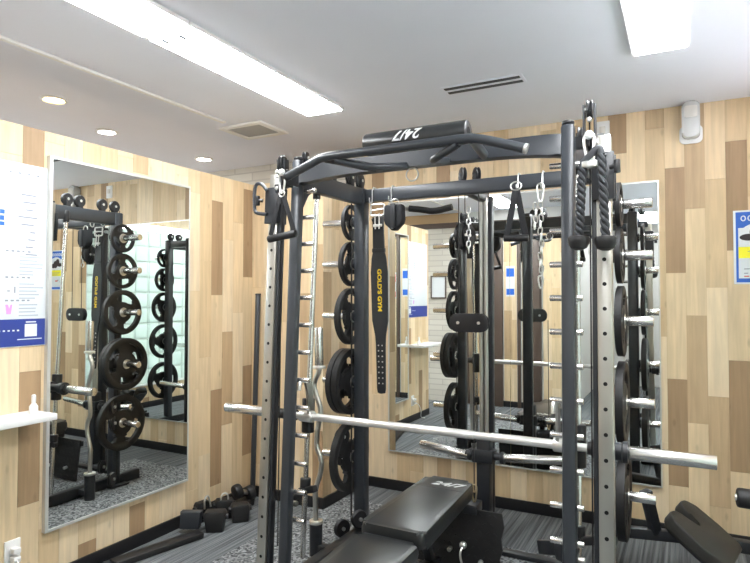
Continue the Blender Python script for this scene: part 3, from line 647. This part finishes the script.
# ------------------------------------------------------------------ sliding barbell
BZ = .834
BY = fy(BZ) + .125
bar = thing('smith_barbell', (CX, BY, BZ), 'long steel barbell held across the rack by guide rods', 'barbell')
part('shaft', B().cyl((-1.93, BY, BZ), (-.24, BY, BZ), .0165, 18), 'barsteel', bar)
for x0, x1 in ((-1.66, -1.35), (-1.25, -.83), (-.75, -.46)):
    part('knurled_section', B().cyl((x0, BY, BZ), (x1, BY, BZ), .019, 18, .002), 'barsteel', bar)
for s in (-1, 1):
    e = -2.245 if s == -1 else .094
    i = -1.955 if s == -1 else -.205
    part('sleeve', B().cyl((i, BY, BZ), (e, BY, BZ), .0265, 24, .002), 'chrome', bar)
    part('collar', B().lathe([(.027, 0), (.042, 0), (.042, .018), (.036, .022), (.036, .05), (.027, .054)], (i, BY, BZ), (-s, 0, 0)), 'black', bar)
    part('bearing', B().cyl((i - s * .05, BY, BZ), (XU[s][0] - s * .0 + s * .045, BY, BZ), .026, 18), 'plastic', bar)
    part('bearing_flange', B().cyl((XU[s][0] + s * .085, BY, BZ), (XU[s][0] + s * .06, BY, BZ), .038, 20, .005), 'plastic', bar)
    rx = lx(XG[s], BZ); ry = fy(BZ) + .20
    part('slider_block', B().cyl((rx, ry - .004, BZ - .10), (rx, ry + .004, BZ + .075), .033, 18, .004), 'plastic', bar)
    cx_ = rx - s * .045
    part('slider_clamp', B().cyl((cx_ - .04, BY, BZ), (cx_ + .04, BY, BZ), .029, 18, .004), 'zinc', bar)
    ar = part('hook_arm', B().prism([(-.022, 0), (.03, 0), (.012, .15), (-.03, .185), (-.055, .175), (-.035, .13)], lambda u, v, d: (cx_ - s * .02 + d, BY + u, BZ + .01 + v), -.006, .006, .001), 'steel', bar)
    part('hook_tip', B().tube(smooth([(cx_ - s * .02, BY - .03, BZ + .18), (cx_ - s * .02, BY - .06, BZ + .20), (cx_ - s * .02, BY - .095, BZ + .185), (cx_ - s * .02, BY - .10, BZ + .145)], 2), .010, 10), 'zinc', ar)

# ------------------------------------------------------------------ weight plates
def plate_mesh(R, T):
    b = B(); bm = b.bm; A = 60
    rad = [.0255, .05 / .2 * R + .012, .36 * R, .46 * R, .53 * R, .72 * R, .79 * R, .84 * R, .965 * R, R]
    thk = [.5, .5, .40, .36, .34, .34, .36, .5, .5, .42]
    def slot(i, a):
        a = a % 20
        if i == 3: return 5 <= a < 15
        if i == 4: return 3 <= a < 17
        if i == 5: return 4 <= a < 16
        return False
    f = [[bm.verts.new((T * thk[i], rad[i] * math.cos(2 * PI * a / A), rad[i] * math.sin(2 * PI * a / A))) for a in range(A)] for i in range(len(rad))]
    k = [[bm.verts.new((-T * thk[i], rad[i] * math.cos(2 * PI * a / A), rad[i] * math.sin(2 * PI * a / A))) for a in range(A)] for i in range(len(rad))]
    n = len(rad)
    for i in range(n - 1):
        for a in range(A):
            a2 = (a + 1) % A
            if slot(i, a): continue
            bm.faces.new((f[i][a], f[i + 1][a], f[i + 1][a2], f[i][a2])); bm.faces.new((k[i][a], k[i][a2], k[i + 1][a2], k[i + 1][a]))
            if slot(i - 1, a): bm.faces.new((f[i][a], f[i][a2], k[i][a2], k[i][a]))
            if slot(i + 1, a): bm.faces.new((f[i + 1][a], k[i + 1][a], k[i + 1][a2], f[i + 1][a2]))
            if slot(i, a + 1): bm.faces.new((f[i][a2], k[i][a2], k[i + 1][a2], f[i + 1][a2]))
            if slot(i, a - 1): bm.faces.new((f[i][a], f[i + 1][a], k[i + 1][a], k[i][a]))
    for a in range(A):
        a2 = (a + 1) % A
        bm.faces.new((f[0][a], f[0][a2], k[0][a2], k[0][a])); bm.faces.new((f[n - 1][a], k[n - 1][a], k[n - 1][a2], f[n - 1][a2]))
    me = b.mesh('plate_disc'); me.materials.append(M['rubber']); return me
def ring_mesh(T):
    me = B().lathe([(.0252, -T * .52), (.036, -T * .52), (.036, T * .52), (.0252, T * .52), (.0252, -T * .5)], (0, 0, 0), (1, 0, 0), 24).mesh('hub_ring'); me.materials.append(M['steel']); return me
SIZES = {'smallest': (.108, .024), 'small': (.134, .028), 'medium': (.170, .034), 'large': (.196, .038), 'largest': (.208, .042)}
PMESH = {k: (plate_mesh(*v), ring_mesh(v[1])) for k, v in SIZES.items()}
def weight_plate(size, x, z, rot, label):
    t = thing('weight_plate', (x, 3.08, z + .0252 - .0235 - .0025), label, 'weight plate', 'rubber plates on the rack pegs')
    o = link('plate_disc', PMESH[size][0], None, t); o.rotation_euler = (rot, 0, 0)
    link('hub_ring', PMESH[size][1], None, t)
SIDE = {-1: 'on the rack upright beside the wood column', 1: 'on the rack upright beside the triceps rope'}
for s in (-1, 1):
    base = XB[s] + s * .046
    order = (('smallest', 1.89, 'highest'), ('small', 1.64, 'second highest'), ('medium', 1.325, 'middle'), ('large', .935, 'second lowest'), ('largest', .49, 'lowest'))
    for sz, z, pos in order:
        T = SIZES[sz][1]; x = base + s * (T / 2 + .012)
        weight_plate(sz, x, z, random.uniform(0, 2), '%s black weight plate, %s peg %s' % (sz, pos, SIDE[s]))
        if sz == 'large' and s == -1:
            weight_plate(sz, x + s * (T + .002), z, random.uniform(0, 2), 'outer one of two large black weight plates on one peg by the wood column')

# ------------------------------------------------------------------ adjustable bench
bx = -1.132
bench = thing('adjustable_bench', (bx, 2.3, FZ), 'black padded adjustable bench under the barbell', 'bench')
def pad(name, y0, y1, z0, z1, w0, w1, th, m='vinyl'):
    """padded board from y0 to y1; the top surface height goes from z0 to z1, the width from w0 to w1"""
    b = B(); n = 10
    L_ = math.hypot(y1 - y0, z1 - z0); ux = V((0, y1 - y0, z1 - z0)) / L_; uz = ux.cross(V((-1, 0, 0))); uz = uz if uz.z > 0 else -uz
    pts = [(-w0 / 2 + .0, 0), (w0 / 2, 0), (w1 / 2, L_), (-w1 / 2, L_)]
    # round the corners
    q = []; r = .035
    for i in range(4):
        p = V((*pts[i], 0)); a = (V((*pts[i - 1], 0)) - p).normalized(); c = (V((*pts[(i + 1) % 4], 0)) - p).normalized()
        for k in range(7):
            t_ = k / 6; q.append(tuple((p + a * r * (1 - t_) ** 2 + c * r * t_ ** 2)[:2]))
    b.prism(q, lambda u, v, d: V((bx, y0, z0)) + V((u, 0, 0)) + ux * v + uz * d, -th, 0, .024)
    return part(name, b, m, bench)
bk = pad('back_pad', 2.29, 3.02, .450, .465, .31, .265, .078)
part('pad_seam', B().box((bx, 2.845, .4612), (.268, .004, .002)), 'black', bk)
part('lettering', text_mesh('24/7', .072, lambda u, v, d: (bx + .02 + u * 1.25, 2.915 + v, .4640 + d + v * .028), .25, .001), 'logo', bk)
part('back_board', B().span((bx - .12, 2.34, .368), (bx + .12, 2.98, .385), .004), 'black', bk)
st = pad('seat_pad', 1.82, 2.27, .405, .418, .28, .30, .062)
part('seat_board', B().span((bx - .11, 1.86, .325), (bx + .11, 2.24, .345), .004), 'black', st)
part('main_beam', B().beam((bx, 1.70, .17), (bx, 2.80, .10), .06, .08, .006), 'black', bench)
part('support_post', B().beam((bx, 2.27, .12), (bx, 2.27, .37), .06, .05, .005), 'black', bench)
part('adjuster_arm', B().beam((bx, 2.75, .12), (bx, 2.60, .37), .04, .04, .004), 'black', bench)
part('front_foot', B().span((bx - .2, 1.66, FZ), (bx + .2, 1.72, .06), .006).span((bx - .03, 1.66, .05), (bx + .03, 1.73, .19), .004), 'black', bench)
part('rear_foot', B().span((bx - .23, 2.78, FZ), (bx + .23, 2.84, .065), .006), 'black', bench)

# ------------------------------------------------------------------ hanging attachments
def carabiner(b, c, L_, w, r, rot=None):
    pts = [(w, L_ * .28), (w * .8, L_ * .5), (0, L_ * .56), (-w * .8, L_ * .5), (-w, L_ * .28), (-w * .55, -L_ * .42), (0, -L_ * .54), (w * .55, -L_ * .42)]
    b.tube(smooth([V(c) + (rot @ V((u, 0, v)) if rot else V((u, 0, v))) for u, v in pts], 2, True), r, 8, closed=True)
    return b
# stirrup handle on the cable beside the partition
hy = 2.248
t = thing('stirrup_handle', (-1.68, hy, 1.70), 'black strap stirrup handle hanging from the cable carriage by the partition', 'cable handle')
part('carabiner', carabiner(B(), (-1.682, hy, 1.975), .085, .018, .005), 'zinc', t)
part('strap', B().beam((-1.688, hy, 1.935), (-1.748, hy, 1.735), .024, .004, .001, (0, 1, 0)), 'nylon', t)
part('strap', B().beam((-1.678, hy, 1.935), (-1.615, hy, 1.75), .024, .004, .001, (0, 1, 0)), 'nylon', t)
part('grip', B().cyl((-1.76, hy, 1.716), (-1.60, hy, 1.737), .0175, 18, .004), 'rubber', t)
part('swivel_ring', B().tube([(-1.682 + .015 * math.cos(a * PI / 8), hy, 1.93 + .015 * math.sin(a * PI / 8)) for a in range(16)], .0035, 8, closed=True), 'zinc', t)
# triceps rope
t = thing('triceps_rope', (-.302, hy, 1.63), 'thick black braided rope with rubber ends clipped to the steel cable column', 'cable rope')
part('carabiner', carabiner(B(), (-.304, hy, 1.985), .09, .019, .0055), 'zinc', t)
part('clasp', B().box((-.302, hy, 1.922), (.055, .032, .024), .005).tube([(-.302 + .014 * math.cos(a * PI / 8), hy, 1.945 + .014 * math.sin(a * PI / 8)) for a in range(16)], .0045, 8, closed=True), 'zinc', t)
for s, (xt, zt, xe, ze) in ((-1, (-.328, 1.91, -.343, 1.665)), (1, (-.262, 1.955, -.251, 1.66))):
    part('rope_core', B().tube([(xt, hy, zt), (xe, hy - .004, ze - .01)], .0115, 14), 'hole', t)
    n = 72
    for k in range(3):
        part('braided_strand', B().tube([(xt + (xe - xt) * i / n + .0095 * math.cos(i * .31 + k * 2 * PI / 3), hy + .0095 * math.sin(i * .31 + k * 2 * PI / 3), zt + (ze - .01 - zt) * i / n) for i in range(n + 1)], .0078, 8), 'ropefibre', t)
    part('rubber_end', B().lathe([(.013, .022), (.036, .018), (.039, .008), (.037, -.008), (.028, -.025), (.012, -.032)], (xe, hy - .004, ze - .022), (0, 0, 1), 20), 'rubber', t)
part('rope_loop', B().tube(smooth([(-.328, hy, 1.91), (-.325, hy, 1.935), (-.302, hy, 1.952), (-.272, hy, 1.985), (-.262, hy, 1.955)], 2), .0135, 12), 'ropefibre', t)
# lifting belt
t = thing('lifting_belt', (-1.575, 3.02, .9), 'black leather lifting belt with gold lettering hanging from the rear crossmember', 'belt')
out = [(0, .0), (.033, .005), (.038, .03), (.042, .28), (.044, .33), (.068, .42), (.070, .70), (.06, .78), (.046, .82), (.044, 1.02), (-.044, 1.02), (-.044, .82), (-.058, .78), (-.066, .70), (-.062, .42), (-.038, .33), (-.034, .28), (-.032, .03), (-.026, .005)]
def beltfn(u, v, d): return V((-1.553 - .026 * (v / 1.02) + u * .80, 3.018 + d + .012 * v, .885 + v))
part('strap', B().prism(out, beltfn, 0, .008, .0015), 'leather', t)
part('band', B().prism([(-.05, .815), (.052, .815), (.052, .838), (-.05, .838)], beltfn, -.004, .011, .001), 'leather', t)
h = B()
for i in range(8):
    for u in (-.012, .018): p = beltfn(u, .06 + i * .031, -.001); h.cyl(p, p - V((0, .002, 0)), .0045, 8)
part('eyelets', h, 'zinc', t)
part('lettering', text_mesh("GOLD'S GYM", .040, lambda u, v, d: beltfn(.004 + v * 1.1, .595 - u * 1.05, -.002 - d), 0, .0014, .001), 'gold', t)
part('buckle', B().tube(rr := [beltfn(u, v + 1.03, -.004) for u, v in rrect(-.055, 0, .055, .065, .012, 3)], .0055, 8, closed=True).tube([beltfn(-.05, 1.06, -.01), beltfn(.05, 1.065, -.012)], .004, 8), 'zinc', t)
part('prong', B().tube([beltfn(-.016, 1.04, -.01), beltfn(-.014, .95, -.014)], .004, 8).tube([beltfn(.018, 1.04, -.01), beltfn(.018, .95, -.014)], .004, 8).box(beltfn(-.014, .97, -.01), (.03, .012, .016), .003).box(beltfn(.02, .97, -.01), (.03, .012, .016), .003), 'zinc', t)
# ankle cuff bag
t = thing('ankle_cuff', (-1.46, 3.015, 1.82), 'folded black padded ankle cuff hanging beside the belt', 'ankle cuff')
part('cuff', B().prism([(-.054, .135), (-.045, .145), (.048, .145), (.056, .135), (.060, .06), (.052, .035), (.014, 0), (-.010, 0), (-.05, .035), (-.058, .06)], lambda u, v, d: (-1.457 + u, 3.0 + d, 1.818 + v), -.026, .03, .009), 'nylon', t)
part('strap', B().prism(rrect(-.014, .01, .014, .15, .005), lambda u, v, d: (-1.452 + u, 3.0 + d, 1.818 + v), -.036, -.028, .002), 'leather', t)
part('d_ring', B().tube([(-1.455 + .024 * math.cos(a * PI / 10), 3.005, 1.972 + .026 * math.sin(a * PI / 10)) for a in range(20)], .004, 8, closed=True), 'zinc', t)
part('rivet', B().ball((-1.457, 2.972, 1.832), .007), 'zinc', t)
# lat bar
t = thing('lat_bar', (-1.40, 3.2, 1.95), 'short black bent pulldown bar lying behind the rear crossmember', 'pulldown bar')
part('shaft', B().tube(smooth([(-1.66, 3.13, 1.90), (-1.60, 3.14, 1.93), (-1.50, 3.17, 1.967), (-1.40, 3.20, 1.966), (-1.30, 3.2, 1.935), (-1.19, 3.2, 1.955)], 2), .0125, 12), 'steel', t)
part('grip', B().tube(smooth([(-1.45, 3.185, 1.967), (-1.37, 3.2, 1.957), (-1.30, 3.2, 1.940), (-1.185, 3.2, 1.960)], 2), .019, 14), 'rubber', t)
part('grip', B().tube([(-1.665, 3.13, 1.897), (-1.625, 3.137, 1.917)], .0175, 14), 'rubber', t)
# nylon strap handle
t = thing('strap_handle', (-.766, 3.012, 1.73), 'black nylon loop handle with round grip hanging from the crossmember hook', 'cable handle')
part('webbing', B().beam((-.768, 3.012, 2.0), (-.812, 3.0, 1.755), .032, .005, .001, (0, 1, 0)).beam((-.764, 3.014, 2.0), (-.722, 3.02, 1.755), .032, .005, .001, (0, 1, 0)), 'nylon', t)
part('grip', B().cyl((-.83, 3.005, 1.745), (-.705, 3.015, 1.741), .0185, 18, .004), 'rubber', t)
part('d_ring', B().tube([(-.766 + .028 * math.cos(a * PI / 10), 3.01, 2.012 + .022 * math.sin(a * PI / 10)) for a in range(20)], .004, 8, closed=True), 'zinc', t)
# chain
t = thing('steel_chain', (-.642, 3.01, 1.54), 'short steel chain hanging with its carabiner beside the loop handle', 'chain')
part('carabiner', carabiner(B(), (-.642, 3.012, 1.965), .09, .018, .0045), 'zinc', t)
lk = B().tube(smooth([(.010, 0, .014), (.010, 0, -.014), (0, 0, -.021), (-.010, 0, -.014), (-.010, 0, .014), (0, 0, .021)], 1, True), .0035, 6, closed=True).mesh('chain_link'); lk.materials.append(M['zinc'])
for strand, (dx, zt, n) in enumerate(((0, 1.905, 12), (-.028, 1.90, 4))):
    for i in range(n):
        o = link('chain_link', lk, None, t, V((-.642 + dx + .004 * math.sin(i * 1.3), 3.012, zt - i * .0325)) - V(t.location)); o.rotation_euler = (0, .15 * math.sin(i * 2.1), .5 + (PI / 2) * (i % 2))
lk2 = carabiner(B(), (-.644, 3.012, 1.515), .06, .013, .004); part('end_clip', lk2, 'zinc', t)
# carabiner on the low cable
t = thing('carabiner', (-1.0, 3.02, .36), 'small brassy carabiner on the low cable above the foot plate', 'carabiner')
part('ring', carabiner(B(), (-1.0, 3.02, .405), .085, .014, .0045), 'brass', t)
# hand strap and chain on the tower pulley
t = thing('chain_strand', (-1.10, 3.24, 1.72), 'thin steel chain strand looped on the rear tower pulley', 'chain')
for i in range(8):
    o = link('chain_link', lk, None, t, (.0, 0, .22 - i * .0325)); o.rotation_euler = (0, .1, .4 + (PI / 2) * (i % 2))

# ------------------------------------------------------------------ curl bar standing in its holder, stick by the column
t = thing('curl_bar', (-1.84, 2.784, .03), 'wavy steel curl bar standing upright in a black holder', 'curl bar')
wave = smooth([(-1.84, 2.784, .14), (-1.845, 2.784, .33), (-1.847, 2.784, .36), (-1.80, 2.784, .49), (-1.812, 2.784, .56), (-1.842, 2.784, .60), (-1.83, 2.784, .72), (-1.80, 2.784, .80), (-1.858, 2.784, .93), (-1.85, 2.784, .975), (-1.822, 2.784, 1.02), (-1.82, 2.784, 1.06)], 2)
part('shaft', B().tube(wave, .0145, 14), 'steel', t)
part('sleeve', B().cyl((-1.822, 2.784, 1.05), (-1.827, 2.784, 1.27), .0245, 20, .003), 'chrome', t)
part('sleeve', B().cyl((-1.84, 2.784, .035), (-1.84, 2.784, .17), .0245, 20, .003), 'chrome', t)
part('collar', B().cyl((-1.822, 2.784, 1.04), (-1.822, 2.784, 1.055), .037, 20, .003), 'zinc', t)
part('collar', B().cyl((-1.84, 2.784, .18), (-1.84, 2.784, .197), .039, 20, .003), 'zinc', t)
t = thing('training_stick', (-2.74, 3.36, 0), 'plain dark stick leaning upright against the wood column', 'stick')
part('shaft', B().cyl((-2.745, 3.335, 0), (-2.742, 3.383, 1.455), .0185, 14, .003), 'slate', t)
part('cap', B().cyl((-2.742, 3.383, 1.452), (-2.742, 3.3835, 1.466), .0205, 14, .003), 'plastic', t)

# ------------------------------------------------------------------ things on the floor along the partition
t = thing('floor_step', (-2.70, 2.4, 0), 'long flat dark grey slab with an upright end block along the partition', 'exercise slab')
part('slab', B().beam((-2.72, 2.16, .018), (-2.60, 2.68, .018), .085, .034, .008), 'rubber', t)
part('edge_rail', B().beam((-2.765, 2.14, .012), (-2.66, 2.60, .012), .04, .022, .006), 'slate', t)
part('end_block', B().prism([(-.06, 0), (.055, 0), (.07, .105), (-.055, .105)], lambda u, v, d: V((-2.69, 2.685, .03)) + V((u * .9, u * .45, v)) + V((-.35, .9, 0)) * d, -.02, .035, .008), 'slate', t)
def grip_block(x, y, rz, w0, w1, h, dep, label, ring):
    t = thing('grip_attachment', (x, y, 0), label, 'cable grip', 'cable grips on the floor by the partition')
    R = Matrix.Rotation(rz, 3, 'Z')
    part('block', B().prism([(-w0 / 2, 0), (w0 / 2, 0), (w1 / 2, h * .85), (w1 / 2 - .012, h), (-w1 / 2 + .012, h), (-w1 / 2, h * .85)], lambda u, v, d: V((x, y, 0)) + R @ V((u, d, v)), -dep / 2, dep / 2, .012), 'rubber', t)
    if ring:
        part('steel_loop', B().tube(smooth([V((x, y, h * .9)) + R @ V((-.024, ring - .035, -.02)), V((x, y, h * .9)) + R @ V((-.02, ring - .03, .05)), V((x, y, h * .9)) + R @ V((.022, ring - .02, .055)), V((x, y, h * .9)) + R @ V((.026, ring - .035, -.02))], 2), .0055, 8), 'zinc', t)
    part('pivot', B().cyl(V((x, y, h * .7)) + R @ V((-w1 / 2 - .012, 0, 0)), V((x, y, h * .7)) + R @ V((w1 / 2 + .012, 0, 0)), .018, 14, .004), 'plastic', t)
grip_block(-2.585, 2.79, .55, .10, .135, .125, .085, 'tapered black cable grip standing next to the slab end block', 0)
grip_block(-2.69, 2.985, .75, .10, .12, .12, .08, 'black cable grip with a steel loop between grip and dumbbell', .01)
grip_block(-2.765, 2.86, 1.45, .09, .10, .13, .055, 'black cable grip with a steel loop propped against the partition', -.02)
grip_block(-2.56, 2.99, .8, .10, .12, .11, .09, 'squat black cable grip nearest the small dumbbell', 0)
t = thing('dumbbell', (-2.70, 3.19, 0), 'small black round-headed dumbbell tipped against the grips by the baseboard', 'dumbbell')
for p, q in (((-2.70, 3.09, .125), (-2.685, 3.14, .135)), ((-2.69, 3.21, .085), (-2.675, 3.26, .095))):
    part('head', B().cyl(p, q, .048, 24, .014), 'rubber', t)
part('handle', B().cyl((-2.694, 3.12, .13), (-2.684, 3.23, .09), .016, 14), 'steel', t)
part('stand_foot', B().span((-2.75, 3.12, 0), (-2.66, 3.26, .05), .01), 'rubber', t)

# ------------------------------------------------------------------ bench with split pad by the right end of the back wall
t = thing('back_extension_bench', (.05, 3.6, 0), 'black bench with a notched sloping pad and foam roller by the back wall', 'exercise bench')
q0, q1 = V((-.058, 3.30, .385)), V((.150, 3.25, .235))      # middle of the top and bottom edges of the pad
sd = (q1 - q0).normalized(); L_ = (q1 - q0).length * 1.18
wd = (V((.08, .36, 0)) - sd * V((.08, .36, 0)).dot(sd) * .4).normalized(); nn = sd.cross(wd); nn = nn if nn.z > 0 else -nn
o2 = []
for cu in (-.098, .098):
    o2 += [(cu - .070 * math.cos(a * PI / 8), .055 - .065 * math.sin(a * PI / 8)) for a in range(9)]
    if cu < 0: o2 += [(-.027, .11), (-.012, .125), (.012, .125), (.027, .11)]
o2 += [(.178, L_ * .6), (.160, L_ * .93), (.13, L_), (-.13, L_), (-.160, L_ * .93), (-.178, L_ * .6)]
part('pad', B().prism(o2, lambda u, v, d: q0 + wd * u + sd * v + nn * d, -.035, .025, .009), 'vinyl2', t)
part('pad_board', B().prism([(u * .9, v * .95 + .012) for u, v in o2], lambda u, v, d: q0 + wd * u + sd * v + nn * d, -.05, -.036), 'black', t)
part('base_beam', B().beam((-.40, 3.43, .185), (.06, 3.53, .185), .05, .055, .006), 'black', t)
part('support_post', B().beam((-.155, 3.48, .19), (-.20, 3.44, .42), .05, .05, .005), 'black', t)
part('pad_post', B().beam((.05, 3.50, .17), (.06, 3.36, .245), .05, .05, .005), 'black', t)
part('foot', B().span((-.43, 3.39, 0), (-.37, 3.76, .05), .006).beam((-.40, 3.43, .03), (-.40, 3.43, .19), .05, .05).span((.06, 3.25, 0), (.12, 3.75, .05), .006).beam((.09, 3.54, .03), (.05, 3.53, .19), .05, .05), 'black', t)
part('foam_roller', B().cyl((.186, 3.04, .565), (.52, 3.06, .55), .042, 24, .010), 'rubber', t)
part('roller_hub', B().cyl((.180, 3.04, .565), (.187, 3.04, .565), .014, 14), 'zinc', t)
part('roller_post', B().beam((.50, 3.08, .55), (.40, 3.54, .17), .045, .045, .005).beam((.42, 3.54, .18), (.04, 3.53, .18), .05, .06, .005), 'black', t)
